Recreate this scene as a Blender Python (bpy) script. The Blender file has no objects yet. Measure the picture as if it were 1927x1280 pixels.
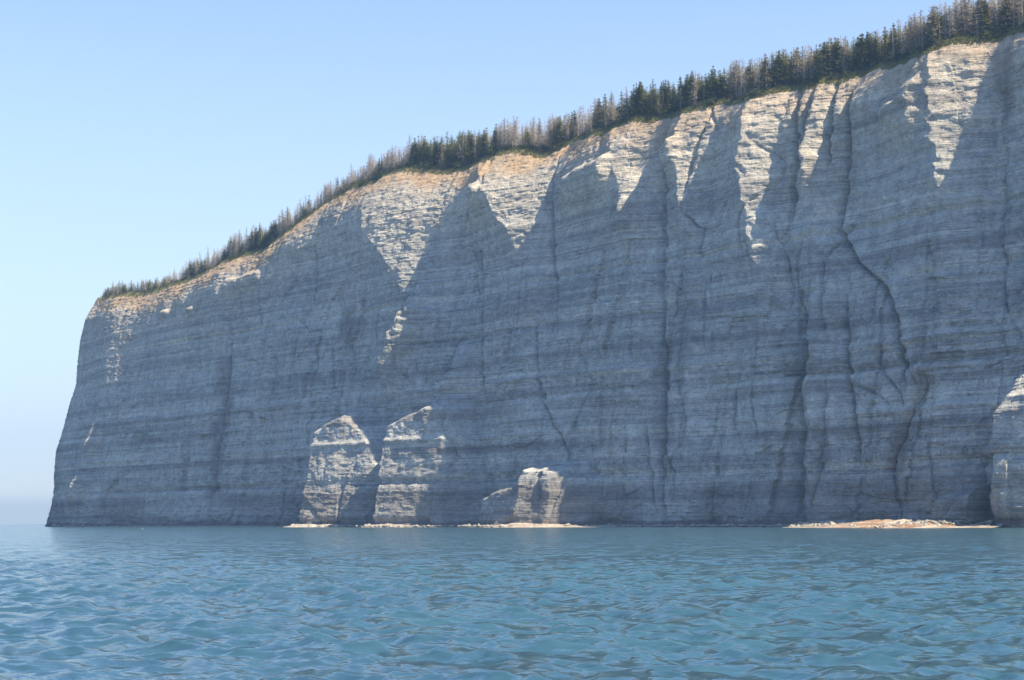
import bpy, math, random
import numpy as np
from mathutils import Matrix, Vector
random.seed(7); RNG = np.random.RandomState(7)
R_ = math.radians
# ------------------------------------------------------------------ camera
F = 2944.0; CX, CY = 963.5, 640.0            # focal length / centre in pixels of the 1927 px photo
HAZE = 0.00021; CAMH = 1.5; PITCH = math.atan(342 / F); ROLL = 0.0031
C0 = np.array([0, 0, CAMH])
_F = np.array([0, math.cos(PITCH), math.sin(PITCH)])
_U = np.array([0, -math.sin(PITCH), math.cos(PITCH)]); _R = np.array([1.0, 0, 0])
CR = _R * math.cos(ROLL) - _U * math.sin(ROLL); CU = _U * math.cos(ROLL) + _R * math.sin(ROLL)
sc = bpy.context.scene
cam = bpy.data.cameras.new('camera'); camo = bpy.data.objects.new('camera', cam); sc.collection.objects.link(camo)
cam.sensor_width = 36; cam.lens = F / 1927 * 36; cam.clip_end = 90000; cam.clip_start = 0.3
M = Matrix.Identity(4)
for i in range(3):
    M[i][0], M[i][1], M[i][2], M[i][3] = CR[i], CU[i], -_F[i], C0[i]
camo.matrix_world = M; sc.camera = camo
# wall frame: EU runs along the cliff towards the camera, NO points out to sea
B0 = np.array([-199.0, 672.0]); B1 = np.array([108.0, 330.0])
EU = (B1 - B0) / np.linalg.norm(B1 - B0); NO = np.array([EU[1], -EU[0]])
if NO @ (-B0) < 0: NO = -NO
# ------------------------------------------------------------------ light
SU, SV, SN = 0.60, 0.78, -0.165
sun_v = np.array([EU[0]*SU + NO[0]*SN, EU[1]*SU + NO[1]*SN, SV]); sun_v /= np.linalg.norm(sun_v)
SUN_EL = math.asin(sun_v[2]); SUN_AZ = math.atan2(sun_v[0], sun_v[1])      # azimuth clockwise from +Y
ld = bpy.data.lights.new('sun', 'SUN'); ld.energy = 5.0; ld.angle = R_(0.5); ld.color = (1.0, 0.83, 0.57)
lo = bpy.data.objects.new('sun', ld); sc.collection.objects.link(lo)
lo.rotation_euler = Vector(sun_v).to_track_quat('Z', 'Y').to_euler()
w = bpy.data.worlds.new('World'); sc.world = w; w.use_nodes = True
nt = w.node_tree; nt.nodes.clear()
out = nt.nodes.new('ShaderNodeOutputWorld'); bg = nt.nodes.new('ShaderNodeBackground')
sky = nt.nodes.new('ShaderNodeTexSky'); sky.sky_type = 'NISHITA'; sky.sun_disc = False
sky.sun_elevation = SUN_EL; sky.sun_rotation = SUN_AZ; sky.air_density = 1.0; sky.dust_density = 0.2; sky.ozone_density = 5.5
bg.inputs[1].default_value = 0.12
tc = nt.nodes.new('ShaderNodeTexCoord'); sep = nt.nodes.new('ShaderNodeSeparateXYZ'); nt.links.new(tc.outputs['Generated'], sep.inputs[0])
# pale sea air low in the sky and a thin bluish fog bank on the horizon, the same all the way round
cn = nt.nodes.new('ShaderNodeTexNoise'); cn.inputs['Scale'].default_value = 1.0; cn.inputs['Detail'].default_value = 4
cm = nt.nodes.new('ShaderNodeMapping'); cm.inputs['Scale'].default_value = (3, 3, 30); nt.links.new(tc.outputs['Generated'], cm.inputs[0]); nt.links.new(cm.outputs[0], cn.inputs['Vector'])
def wm(op, a, b):
    o = nt.nodes.new('ShaderNodeMath'); o.operation = op
    for i, q_ in enumerate((a, b)):
        if isinstance(q_, (int, float)): o.inputs[i].default_value = q_
        else: nt.links.new(q_, o.inputs[i])
    return o.outputs[0]
def wmix(f, a, b):
    o = nt.nodes.new('ShaderNodeMix'); o.data_type = 'RGBA'
    for i, q_ in ((0, f), (6, a), (7, b)):
        if isinstance(q_, tuple): o.inputs[i].default_value = (*q_, 1)
        else: nt.links.new(q_, o.inputs[i])
    return o.outputs[2]
lowf = nt.nodes.new('ShaderNodeMapRange'); lowf.inputs[1].default_value = 0.0; lowf.inputs[2].default_value = 0.42; lowf.inputs[3].default_value = .92; lowf.inputs[4].default_value = 0.0
nt.links.new(sep.outputs[2], lowf.inputs[0])
c1 = wmix(wm('POWER', lowf.outputs[0], 1.0), sky.outputs[0], (3.0, 3.3, 3.4))
bk = nt.nodes.new('ShaderNodeMapRange'); bk.interpolation_type = 'SMOOTHSTEP'; bk.inputs[1].default_value = .024; bk.inputs[2].default_value = .012; bk.inputs[3].default_value = 0; bk.inputs[4].default_value = .9
nt.links.new(wm('ADD', sep.outputs[2], wm('MULTIPLY', cn.outputs[0], .012)), bk.inputs[0])
bk.inputs[1].default_value = .031; bk.inputs[2].default_value = .016
c2 = wmix(bk.outputs[0], c1, (2.3, 2.7, 2.95))
nt.links.new(c2, bg.inputs[0]); nt.links.new(bg.outputs[0], out.inputs[0])
vs = sc.view_settings; vs.view_transform = 'Standard'; vs.look = 'None'; vs.exposure = 1.15; vs.gamma = 1.0; vs.use_curve_mapping = False

# ------------------------------------------------------------------ maths helpers
def project(P):
    d = P - C0; z = d @ _F
    return CX + F * (d @ CR) / z, CY - F * (d @ CU) / z
def hsh(ix, iy, seed):
    n = (ix.astype(np.int64) * 374761393 + iy.astype(np.int64) * 668265263 + seed * 974634777) & 0xffffffff
    n = ((n ^ (n >> 13)) * 1274126177) & 0xffffffff
    n = ((n ^ (n >> 16)) * 2246822519) & 0xffffffff
    return ((n ^ (n >> 15)) & 0xffffff) / float(0xffffff)
def vn(x, y, seed=0):
    ix, iy = np.floor(x), np.floor(y); fx, fy = x - ix, y - iy
    fx = fx*fx*(3-2*fx); fy = fy*fy*(3-2*fy)
    a, b, c, d = hsh(ix, iy, seed), hsh(ix+1, iy, seed), hsh(ix, iy+1, seed), hsh(ix+1, iy+1, seed)
    return (a + (b-a)*fx) * (1-fy) + (c + (d-c)*fx) * fy - 0.5
def fbm(x, y, seed=0, o=4, g=0.5):
    s = 0; a = 1.0
    for i in range(o):
        s = s + a * vn(x * 2**i + 17.3*i, y * 2**i + 5.1*i, seed+i); a *= g
    return s
def sst(a, b, x):
    t = np.clip((x-a)/(b-a), 0, 1); return t*t*(3-2*t)
BAT = 0.14
def unproj(x, y, off=0.0):                   # photo pixel -> (u, v) on the battered mean face
    d = _F + CR * (x-CX)/F + CU * (CY-y)/F
    n = np.array([NO[0], NO[1], BAT]); p0 = np.array([B0[0], B0[1], 0.0]) + np.array([NO[0], NO[1], 0]) * off
    t = ((p0 - C0) @ n) / (d @ n); P = C0 + d * t
    return (P[:2] - B0) @ EU, P[2]
def u_of_x(x):
    q = (x - CX) / F
    return (q*B0[1] - B0[0]) / (EU[0] - EU[1]*q)
U_R = u_of_x(1927.0)
# ------------------------------------------------------------------ relief of the cliff
TEETH = [
 [(150,560,0),(150,990,0)],
 [(200,560,.9),(197,640,.3),(195,800,0)],
 [(256,560,-1.4),(262,640,-1.0),(265,800,-.3)],
 [(415,505,0.5),(400,990,0)],
 [(440,490,-1.5),(425,700,-2.0),(405,900,-1.5)],
 [(560,430,.5),(560,990,0)],
 [(592,400,-1.2),(590,560,-1.5),(600,990,-.3)],
 [(690,350,4.5),(710,440,5.4),(765,530,4.0),(790,600,0.8),(800,990,0)],
 [(862,330,-4),(845,400,-4),(868,540,-3.5),(885,620,-2.5),(890,990,-2)],
 [(895,312,2),(925,365,3.8),(965,435,3.4),(980,480,0.6),(1000,990,0)],
 [(1022,300,-4.2),(1030,480,-4),(1025,600,-3.5),(1045,760,-3),(1060,990,-2)],
 [(1150,250,2),(1165,330,2.6),(1178,400,2.6),(1180,460,1.0),(1190,990,0)],
 [(1229,232,-4),(1232,500,-3.5),(1238,800,-3.4),(1245,990,-2.4)],
 [(1268,220,1),(1275,330,1.6),(1288,400,1.6),(1290,450,.2),(1300,990,0)],
 [(1335,205,-3),(1325,300,-3),(1318,400,-2.5),(1322,600,-2),(1330,990,-2)],
 [(1405,190,2),(1400,330,2.5),(1425,455,2.5),(1430,520,.3),(1430,990,.5)],
 [(1462,180,-3),(1455,300,-3.5),(1478,500,-3),(1497,600,-4),(1500,990,-3)],
 [(1520,170,-1.2),(1515,330,-1.5),(1530,990,1)],
 [(1580,160,-5),(1574,300,-6),(1566,420,-5),(1588,560,-4),(1603,850,-3.6),(1615,990,-2)],
 [(1752,98,3),(1762,200,3.8),(1775,330,3.8),(1780,400,1.5),(1760,990,1)],
 [(1848,83,-5),(1852,300,-5),(1855,500,-3),(1850,990,-1)],
 [(2000,60,3),(2010,500,2),(2020,990,2)],
 [(2100,0,-4),(2110,500,-3),(2110,990,-1)],
]
VV = np.linspace(-4, 125, 260)
def lines_to_table(lines):
    us, ws = [], []
    for L in lines:
        uv = [unproj(x, y) for x, y, _ in L]; v = np.array([p[1] for p in uv])[::-1]
        us.append(np.interp(VV, v, np.array([p[0] for p in uv])[::-1])); ws.append(np.interp(VV, v, np.array([q[2] for q in L])[::-1]))
    us = np.maximum.accumulate(np.array(us) , axis=0); us += np.arange(len(lines))[:, None]*1e-3
    return us.T, np.array(ws).T
TU, TW = lines_to_table(TEETH)
def interp_rows(u, v, TU, TW):               # piecewise linear between the control lines at height v
    shp = u.shape; u = u.ravel(); v = v.ravel()
    k = np.clip((v - VV[0]) / (VV[1]-VV[0]), 0, len(VV)-1.001); k0 = k.astype(int); fk = k - k0
    tu = TU[k0]*(1-fk)[:, None] + TU[k0+1]*fk[:, None]; tw = TW[k0]*(1-fk)[:, None] + TW[k0+1]*fk[:, None]
    n = tu.shape[1]; i = np.clip((tu <= u[:, None]).sum(1) - 1, 0, n-2); r = np.arange(len(u))
    a, b = tu[r, i], tu[r, i+1]; t = np.clip((u-a)/(b-a), 0, 1)
    return (tw[r, i]*(1-t) + tw[r, i+1]*t).reshape(shp)
# foot buttresses: (left toe, crest, end of flank, right toe) x at the base, height, shoulder line [(x, y)...]
FEET = [
 dict(x=[598,636,722,755,762], w=[0,15.0,7.5,1.0,0], top=[(580,830),(622,802),(665,785),(682,768),(700,760),(728,800),(758,900)], ramp=7),
 dict(x=[742,772,850,898,904], w=[0,14.,9.,1.5,0], top=[(730,840),(768,800),(812,770),(870,742),(884,760),(902,900)], ramp=6),
 dict(x=[905,950,1035,1078,1114,1126], w=[0,10.,14,11,3,0], top=[(900,980),(935,940),(985,915),(1030,905),(1042,875),(1092,875),(1115,900)], ramp=4),
 dict(x=[1782,1828,1868,1875], w=[0,15.0,9,0], top=[(1790,960),(1828,922),(1872,912)], ramp=4),
 dict(x=[1860,1930,2060,2090], w=[0,12.5,8.5,0], top=[(1860,790),(1905,715),(1952,690),(2090,650)], ramp=13, bot=[(1885,840),(1960,880),(2050,900)]),
]
# cracks and small gullies: points (x, y), depth, half width in metres, step (right side proud)
CRACKS = [
 ([(1575,185),(1572,300),(1560,430),(1600,490),(1650,530),(1678,575),(1690,640),(1697,700)],3.0,1.6,1.8),
 ([(1495,560),(1502,640),(1500,760),(1494,900),(1492,960)],2.6,1.5,1.2),
 ([(1578,575),(1584,700),(1596,790),(1605,850)],2.4,1.1,1.2),
 ([(1232,250),(1236,480),(1236,700),(1232,880),(1238,975)],2.2,1.2,0.8),
 ([(1240,840),(1256,880),(1260,920)],2.0,1.0,1.5),
 ([(1410,760),(1422,812)],1.6,.8,.6), ([(1374,742),(1372,795)],1.8,.7,.3),
 ([(1020,330),(1024,470),(1040,600)],1.5,1.0,0.8),
 ([(1000,600),(1012,720),(1035,800),(1060,850),(1068,930)],1.6,1.0,0.8),
 ([(890,440),(900,600),(897,700),(905,740)],1.6,1.0,0.6),
 ([(868,400),(878,500),(890,560)],1.5,.8,.6),
 ([(1060,820),(1075,805),(1078,795)],1.2,.6,.5),
 ([(865,900),(880,860),(866,800),(875,770)],1.2,.7,.3),
 ([(590,470),(593,520),(586,560)],1.8,1.0,.8), ([(445,520),(450,600)],1.2,1.0,.5),
 ([(425,600),(426,700),(412,820),(405,910)],1.8,1.3,.8), ([(482,560),(492,640),(490,700)],1.4,.9,.6),
 ([(548,700),(560,640)],1.2,.9,.5), ([(640,560),(652,610),(660,680)],1.2,1.2,.4),
 ([(372,600),(378,700),(360,800),(350,900)],.9,1.2,.4), ([(275,655),(283,690)],1.4,1.2,.2),
 ([(585,640),(590,700),(580,740)],1.3,.9,.4), ([(615,650),(622,720)],1.3,.9,.4),
 ([(550,800),(552,960)],1.2,.9,.5), ([(505,740),(508,800)],.9,.7,.4),
 ([(1735,720),(1700,790),(1670,880),(1685,960)],2.0,1.6,-1.0), ([(1547,720),(1545,850),(1535,960)],1.4,1.0,.4),
 ([(1850,690),(1990,640)],1.0,1.0,.3), ([(1205,800),(1215,900),(1228,970)],1.2,.9,.4),
 ([(1170,880),(1160,960)],.8,1.0,.3), ([(1340,880),(1322,960)],1.2,1.0,.4), ([(1100,900),(1085,960)],1.0,.8,.4),
 ([(1840,880),(1850,930),(1836,975)],2.0,1.0,.5),
 ([(1475,560),(1470,500),(1450,420)],1.3,.9,.5), ([(1285,400),(1312,430),(1308,480)],1.4,.7,.4),
 ([(1480,180),(1487,300),(1478,390)],3.2,1.3,.3), ([(1507,180),(1500,260),(1492,330)],3.2,1.3,.3),
 ([(1545,180),(1538,300)],3.0,1.3,.3), ([(1315,225),(1298,300),(1290,340)],1.8,.8,.3),
 ([(1875,300),(1868,450),(1880,600)],1.4,1.1,.6), ([(1755,470),(1760,640)],.8,1.3,.4),
 ([(1630,720),(1625,850)],.8,.8,.4), ([(1320,560),(1318,650)],1.0,.9,.4), ([(1180,480),(1190,640),(1185,760)],.9,1.0,.4),
 ([(1110,520),(1100,640)],.8,1.0,.3), ([(950,500),(955,640)],.8,1.0,.3), ([(700,560),(705,640)],.8,1.0,.3),
 ([(800,620),(795,700)],.9,.9,.3), ([(648,380),(645,410)],1.6,.8,.3),
]
LEDGES = [([(1055,325),(1090,309),(1150,286)],4.0,3.5,14), ([(1234,272),(1272,248)],3.0,3,12), ([(1650,195),(1700,163),(1730,140)],3.4,3.5,12),
 ([(1692,214),(1730,200)],2.4,3,10), ([(880,330),(915,345)],3,3,9), ([(300,585),(312,580)],3,2,3), ([(358,574),(368,572)],3,2,3), ([(430,520),(485,503)],2.0,2.5,6)]
NOSES = [([(790,588),(770,645),(742,705)],8.3,4,7), ([(156,905),(142,945)],6,5,8), ([(176,832),(168,862)],5,3,5), ([(862,705),(846,745)],6,4,8), ([(1182,375),(1170,430)],3.0,4,5), ([(1512,310),(1506,340)],3.0,3,3)]
def polyuv(pts):
    a = [unproj(x, y) for x, y in pts]; a.sort(key=lambda p: p[1])
    return np.array([p[0] for p in a]), np.array([p[1] for p in a])
def relief(u, v):                            # large forms, metres out from the battered plane
    uw = u + 2.0*fbm(u/14, v/6, 11, 4, .6) + 0.9*vn(u/3., v/1.6, 15)*sst(20, 60, v)
    W = interp_rows(uw, v, TU, TW)
    for ft in FEET:
        ub = np.array([unproj(x, 985)[0] for x in ft['x']]); A = np.interp(u + .45*(uw-u), ub, ft['w'], left=0, right=0)
        tu = np.array([unproj(*p) for p in ft['top']]); o = np.argsort(tu[:, 0]); vt = np.interp(uw, tu[o, 0], tu[o, 1])
        K = A * sst(0, 1, (vt + 1.5 + .8*vn(u/2.5, v/9, 77) - v) / ft['ramp'])
        if 'bot' in ft:
            tb = np.array([unproj(*p) for p in ft['bot']]); K = K * (.12 + .88*sst(-30, 4, v - np.interp(uw, tb[:, 0], tb[:, 1]) + 4*fbm(u/4, v/9, 78, 3)))
        W = W + K
    for pts, amp, rmp, fall in LEDGES:          # sloping shoulders high on the face
        tu = np.array([unproj(*p) for p in pts]); dv = np.interp(uw, tu[:, 0], tu[:, 1]) - v + 1.2*fbm(u/3, v/5, 79, 3)
        W = W + amp * sst(tu[0, 0]-3, tu[0, 0]+4, uw) * (1 - sst(tu[-1, 0]-1, tu[-1, 0]+3, uw)) * sst(0, rmp, dv) * (1 - sst(rmp, rmp+fall, dv))
    for pts, amp, wl, wr in NOSES:
        cu, cv = polyuv(pts); du = uw - np.interp(v, cv, cu)
        W = W + amp * sst(cv[0]-9, cv[0]+5, v) * (1 - sst(cv[-1]-2, cv[-1]+12, v)) * np.where(du < 0, sst(-wl, 0, du), 1 - sst(0, wr, du))
    for pts, dep, wid, stp in CRACKS:
        cu, cv = polyuv(pts)
        m = (v > cv[0]-6) & (v < cv[-1]+6) & (u > cu.min()-14) & (u < cu.max()+14)
        if not m.any(): continue
        uu, v1 = (u + .3*(uw-u))[m], v[m]; du = uu - np.interp(v1, cv, cu) + .6*(hsh(np.floor(v1/1.9), v1*0, 7)-.5)
        fade = sst(cv[0]-6, cv[0]+3, v1) * (1 - sst(cv[-1]-3, cv[-1]+6, v1))
        W[m] += fade * (-dep*np.exp(-np.abs(du/(wid*.7))**1.3) + stp*np.exp(-np.abs(du-1.5)/5.0)*(du > 0))
    return W
RIM = [(120,566),(180,563),(215,560),(255,557),(300,548),(350,530),(400,508),(431,492),(478,479),(497,473),(525,447),(562,421),(594,394),(634,371),(675,352),(706,343),
 (728,330),(759,325),(806,326),(853,328),(884,317),(912,304),(937,293),(972,291),(1000,293),(1025,296),(1050,281),(1087,262),(1134,252),(1166,239),(1197,231),(1228,231),
 (1253,221),(1291,214),(1322,205),(1369,196),(1416,186),(1447,178),(1494,170),(1541,159),(1577,159),(1619,144),(1650,131),(1681,122),(1728,103),(1769,91),(1791,84),
 (1837,83),(1869,78),(1900,66),(1927,59),(2000,30)]
RX = np.array([p[0] for p in RIM], float); RY = np.array([p[1] for p in RIM], float)
LIPH = 9.0; U_LIP = u_of_x(np.array([180., 320, 460, 520, 620, 1000, 1100, 1900]))
def lip(d, u):                               # weathered, laid-back top of the face (d = metres below the rim)
    h = LIPH * (1 + .6*vn(u/14, u*0, 31)) * (1 + .5*np.interp(u, U_LIP, [.5, .4, .3, 1.2, 1.7, 1.2, .1, -.2]))
    x = np.clip(1 - d/h, 0, 1)
    return -0.34 * h * x**2.0
RC, TURN, BACK = 30.0, R_(105), 160.0
def plan(u):                                 # plan curve of the foot and its outward normal
    u = np.asarray(u, float); arc = RC*TURN
    a = np.clip(-u/RC, 0, TURN)
    cx = B0[0] - NO[0]*RC; cy = B0[1] - NO[1]*RC
    ca, sa = np.cos(a), np.sin(a)
    nx = NO[0]*ca - EU[0]*sa; ny = NO[1]*ca - EU[1]*sa
    tx = EU[0]*ca + NO[0]*sa; ty = EU[1]*ca + NO[1]*sa          # direction of +u
    px = np.where(u > 0, B0[0]+EU[0]*u, cx + nx*RC); py = np.where(u > 0, B0[1]+EU[1]*u, cy + ny*RC)
    ex = np.minimum(u + arc, 0)
    return px + tx*ex, py + ty*ex, nx, ny
def surf(u, v, z):
    px, py, nx, ny = plan(u)
    return np.stack([px + nx*z, py + ny*z, v], -1)
Zcap = 0.0
# rim height per column
Zoff = np.zeros(500); wtf = lambda u_: sst(32, -4, u_)
ucol = np.concatenate([np.linspace(-RC*TURN-BACK, -RC*TURN-3, 24), np.linspace(-RC*TURN, -0.5, 110),
                       u_of_x(np.linspace(93, 1950, 1150)), np.linspace(u_of_x(1956.), U_R+150, 130)])
ucol = np.unique(ucol); NC = len(ucol)
vt = np.full(NC, 100.0)
def solve_rim(vt):
  for it in range(12):
    z = -BAT*vt + relief(ucol, vt) + lip(0*ucol, ucol) + Zoff[-1]*wtf(ucol)
    P = surf(ucol, vt, z); x, y = project(P)
    vt = vt + (y - np.interp(x, RX, RY)) * (P[:, 1]/F) * 0.8
    vt = np.where(ucol < 2, np.interp(2.0, ucol, vt), np.where(ucol > U_R+18, np.interp(U_R+18, ucol, vt), vt))
  return vt
vt = solve_rim(vt)
vt = np.convolve(np.pad(vt, 3, 'edge'), np.ones(7)/7, 'valid') + 0.35*vn(ucol/1.3, ucol*0, 41)
def vtop(u): return np.interp(u, ucol, vt)
# strata
NB = 260; bt = RNG.uniform(0.35, 1.0, NB) * np.where(RNG.rand(NB) < .15, 2.2, 1); bz = np.concatenate([[-8], -8+np.cumsum(bt)])
bp = RNG.uniform(-.5, .5, NB+1); btone = RNG.uniform(-.5, .5, NB+1)
def calm(u, v, d):                            # the foot buttresses and the weathered top are massive, less slabby
    m = .2 + .8*sst(25, 60, d)
    for ft in FEET[:4]:
        a = unproj(ft['x'][0], 985)[0]; b = unproj(ft['x'][-1], 985)[0]; vt_ = max(unproj(*p)[1] for p in ft['top'])
        m = m * (1 - .75*sst(a-4, a+4, u)*sst(b+4, b-4, u)*sst(vt_+8, vt_, v))
    return m
def detail(u, v, d):
    cm_ = calm(u, v, d)
    vw = v + 1.2*vn(u/45, v*0, 51) + .25*vn(u/9, v/9, 52)
    bi = np.clip(np.searchsorted(bz, vw) - 1, 0, NB-1)
    bw = 0.9 + 2.4*hsh(bi, bi*0, 5); cell = np.floor(u/bw + 7*hsh(bi, bi*0, 6) + .25*vn(u/.7, v/.5, 3))
    blk = hsh(cell, bi, 9) - .5
    rough = 0.35 + (.35+.65*cm_)*.9*sst(-.15, .35, fbm(u/26, v/16, 60, 3))
    big = np.floor(u/5.5 + .8*vn(u/4, v/3, 8)); bb = np.floor(v/4.2 + .9*vn(u/22, v/6, 18)); bigb = hsh(big, bb, 19) - .5
    z = .35*fbm(u/1.6, v/1.0, 13, 3) + rough * (0.22*bp[bi] + 0.5*blk*(hsh(cell, bi, 29) > .35)) + .5*bigb*rough*.6
    for c, a, wd in ((13.5, -1.1, 1.0), (36.5, -.9, .8), (42., .7, .9), (57.5, -.8, .9), (71.5, -.7, .7), (26, .6, .8)):
        z = z + a*np.exp(-((vw - c - .002*u)/wd)**2)*(.5+.7*sst(-.3, .3, fbm(u/35, v*0, int(c)+90, 2)))
    fl = fbm(u/6.5 + .8*vn(v/14, u/30, 66), v/45, 62, 3)
    z = z + 1.5*fl*(.4+.6*cm_) - 1.0*np.maximum(0, .06-np.abs(fbm(u/13 + 1.0*vn(v/13, u/20, 70), v/60, 63, 2)))/.06*sst(-.1, .3, vn(u/20, v/18, 71))
    z = z + 1.7*fbm(u/38, v/30, 64, 3)
    for wp, hp, amp, sd in ((11.0, 34.0, 1.5, 500), (5.2, 15.0, .7, 520)):      # joint-bounded slabs standing at different depths
        q_ = u/wp + 1.1*vn(v/hp*.8, u/(wp*6), sd) + .10*(hsh(np.floor(v/1.9), v*0, sd+1)-.5); cu_ = np.floor(q_)
        q2 = v/hp + 9*hsh(cu_, cu_*0, sd+2) + .35*vn(u/wp*.7, v*0, sd+3); cv_ = np.floor(q2)
        z = z + cm_*amp*(hsh(cu_, cv_, sd+4)-.5) + cm_*amp*.9*(hsh(cu_, cv_, sd+5)-.35)*(q_-cu_-.5)
    return z, btone[bi], fl, blk
def column_grid(us, fr):
    U = np.repeat(us[None, :], len(fr), 0); T = vtop(us)[None, :]; d = T * (1-fr)[:, None] ; V = (T+1.6) * fr[:, None] - 1.6
    d = T - V
    W = relief(U, V); dz, tone, fl, blk = detail(U, V, d)
    Z = -BAT*V + W + lip(d, U) + dz
    Z = Z + 1.3*np.exp(-np.maximum(V, 0)/3.5) - 1.3*np.exp(-((V-1.5)/1.0)**2)*sst(-.2, .3, fbm(U/12, V*0, 151, 3))   # toe and wave-cut notch
    return U, V, Z, d, tone, fl, blk, W
NR = 500
fr = np.linspace(0, 1, NR)
SIL = [(186,556),(176,575),(161,600),(151,640),(146,680),(143,725),(131,760),(118,810),(105,850),(101,900),(102,915),(97,950),(90,975),(84,992)]
sel_ = ucol < 90; wt = wtf(ucol)
for it in range(4):                          # bring the end of the headland to its outline
    U, V, Z, D, TONE, FL, BLK, WW = column_grid(ucol[sel_], fr)
    x, y = project(surf(U, V, Z + Zoff[:, None]*wt[sel_]).reshape(-1, 3)); x = x.reshape(U.shape); y = y.reshape(U.shape)
    k = x.argmin(1); xs = x[np.arange(NR), k]; ys = y[np.arange(NR), k]
    Zoff = Zoff + (xs - np.interp(ys, [p[1] for p in SIL], [p[0] for p in SIL])) / (F/690) * .8
    Zoff = np.clip(Zoff, -6, 6)
    Zoff = np.convolve(np.pad(Zoff, 4, 'edge'), np.ones(9)/9, 'valid')
    vt = solve_rim(vt)
vt = np.convolve(np.pad(vt, 3, 'edge'), np.ones(7)/7, 'valid') + 0.5*vn(ucol/1.3, ucol*0, 41) + .9*vn(ucol/5, ucol*0, 42)
U, V, Z, D, TONE, FL, BLK, WW = column_grid(ucol, fr)
Z = Z + Zoff[:, None]*wt
P = surf(U, V, Z)
ZRIM = Z[-1].copy()

# ------------------------------------------------------------------ material helpers
def mat(name):
    m = bpy.data.materials.new(name); m.use_nodes = True; m.node_tree.nodes.clear()
    return m, m.node_tree
class NT:
    def __init__(s, t): s.t = t
    def n(s, typ, **k):
        o = s.t.nodes.new(typ)
        for a, b in k.items():
            if a.startswith('i_'):
                key = a[2:]; key = int(key) if key.isdigit() else key.replace('_', ' '); o.inputs[key].default_value = b
            else: setattr(o, a, b)
        return o
    def l(s, a, b): s.t.links.new(a, b)
    def noise(s, vec, scale, detail=3, rough=.55, sc3=None):
        if sc3:
            m = s.n('ShaderNodeMapping'); m.inputs['Scale'].default_value = sc3; s.l(vec, m.inputs[0]); vec = m.outputs[0]
        o = s.n('ShaderNodeTexNoise'); o.inputs['Scale'].default_value = scale; o.inputs['Detail'].default_value = detail; o.inputs['Roughness'].default_value = rough
        s.l(vec, o.inputs['Vector']); return o.outputs[0]
    def math(s, op, a, b=None, clamp=False):
        o = s.n('ShaderNodeMath', operation=op, use_clamp=clamp)
        for i, q in enumerate((a, b)):
            if q is None: continue
            if isinstance(q, (int, float)): o.inputs[i].default_value = q
            else: s.l(q, o.inputs[i])
        return o.outputs[0]
    def ramp(s, fac, stops):
        o = s.n('ShaderNodeValToRGB'); e = o.color_ramp.elements
        while len(e) > 1: e.remove(e[-1])
        e[0].position = stops[0][0]; e[0].color = (*stops[0][1], 1)
        for p, c in stops[1:]:
            q = e.new(p); q.color = (*c, 1)
        s.l(fac, o.inputs[0]); return o.outputs[0]
    def mix(s, fac, a, b, mode='MIX'):
        o = s.n('ShaderNodeMix', data_type='RGBA', blend_type=mode)
        for i, q in ((0, fac), (6, a), (7, b)):
            if isinstance(q, (int, float)): o.inputs[i].default_value = q
            elif isinstance(q, tuple): o.inputs[i].default_value = (*q, 1)
            else: s.l(q, o.inputs[i])
        return o.outputs[2]
    def attr(s, name): return s.n('ShaderNodeAttribute', attribute_name=name).outputs['Fac']
    def bump(s, h, dist, strength=1, nrm=None):
        o = s.n('ShaderNodeBump'); o.inputs['Distance'].default_value = dist; o.inputs['Strength'].default_value = strength
        s.l(h, o.inputs['Height'])
        if nrm: s.l(nrm, o.inputs['Normal'])
        return o.outputs[0]
    def out(s, col, rough=.9, nrm=None, spec=.3, **k):
        b = s.n('ShaderNodeBsdfPrincipled'); b.inputs['Roughness'].default_value = rough; b.inputs['Specular IOR Level'].default_value = spec
        if isinstance(col, tuple): b.inputs['Base Color'].default_value = (*col, 1)
        else: s.l(col, b.inputs['Base Color'])
        if nrm: s.l(nrm, b.inputs['Normal'])
        for a, v in k.items(): b.inputs[a.replace('_', ' ')].default_value = v
        o = s.n('ShaderNodeOutputMaterial'); s.l(b.outputs[0], o.inputs[0]); return b
def mesh_np(name, verts, faces, material=None, smooth=False, attrs=None, matidx=None, mats=None):
    verts = np.ascontiguousarray(verts, np.float32).reshape(-1, 3); faces = np.ascontiguousarray(faces, np.int32)
    m = bpy.data.meshes.new(name); k = faces.shape[1]
    m.vertices.add(len(verts)); m.vertices.foreach_set('co', verts.ravel())
    m.loops.add(faces.size); m.loops.foreach_set('vertex_index', faces.ravel())
    m.polygons.add(len(faces)); m.polygons.foreach_set('loop_start', np.arange(0, faces.size, k, dtype=np.int32))
    m.polygons.foreach_set('use_smooth', np.full(len(faces), smooth))
    if attrs:
        for a, v in attrs.items():
            t = m.attributes.new(a, 'FLOAT', 'POINT'); t.data.foreach_set('value', np.ascontiguousarray(v, np.float32).ravel())
    if material: m.materials.append(material)
    if mats:
        for q in mats: m.materials.append(q)
    if matidx is not None: m.polygons.foreach_set('material_index', np.ascontiguousarray(matidx, np.int32))
    m.update(); return m
def link(name, me, parent=None, kind=None, label=None, cat=None, group=None):
    o = bpy.data.objects.new(name, me); sc.collection.objects.link(o)
    if parent: o.parent = parent
    for a, b in (('kind', kind), ('label', label), ('category', cat), ('group', group)):
        if b: o[a] = b
    return o
def grid_faces(nr, nc, flip=False):
    i = np.arange(nr-1)[:, None]*nc + np.arange(nc-1)[None, :]
    f = np.stack([i, i+1, i+nc+1, i+nc], -1).reshape(-1, 4)
    return f[:, ::-1] if flip else f
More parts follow.
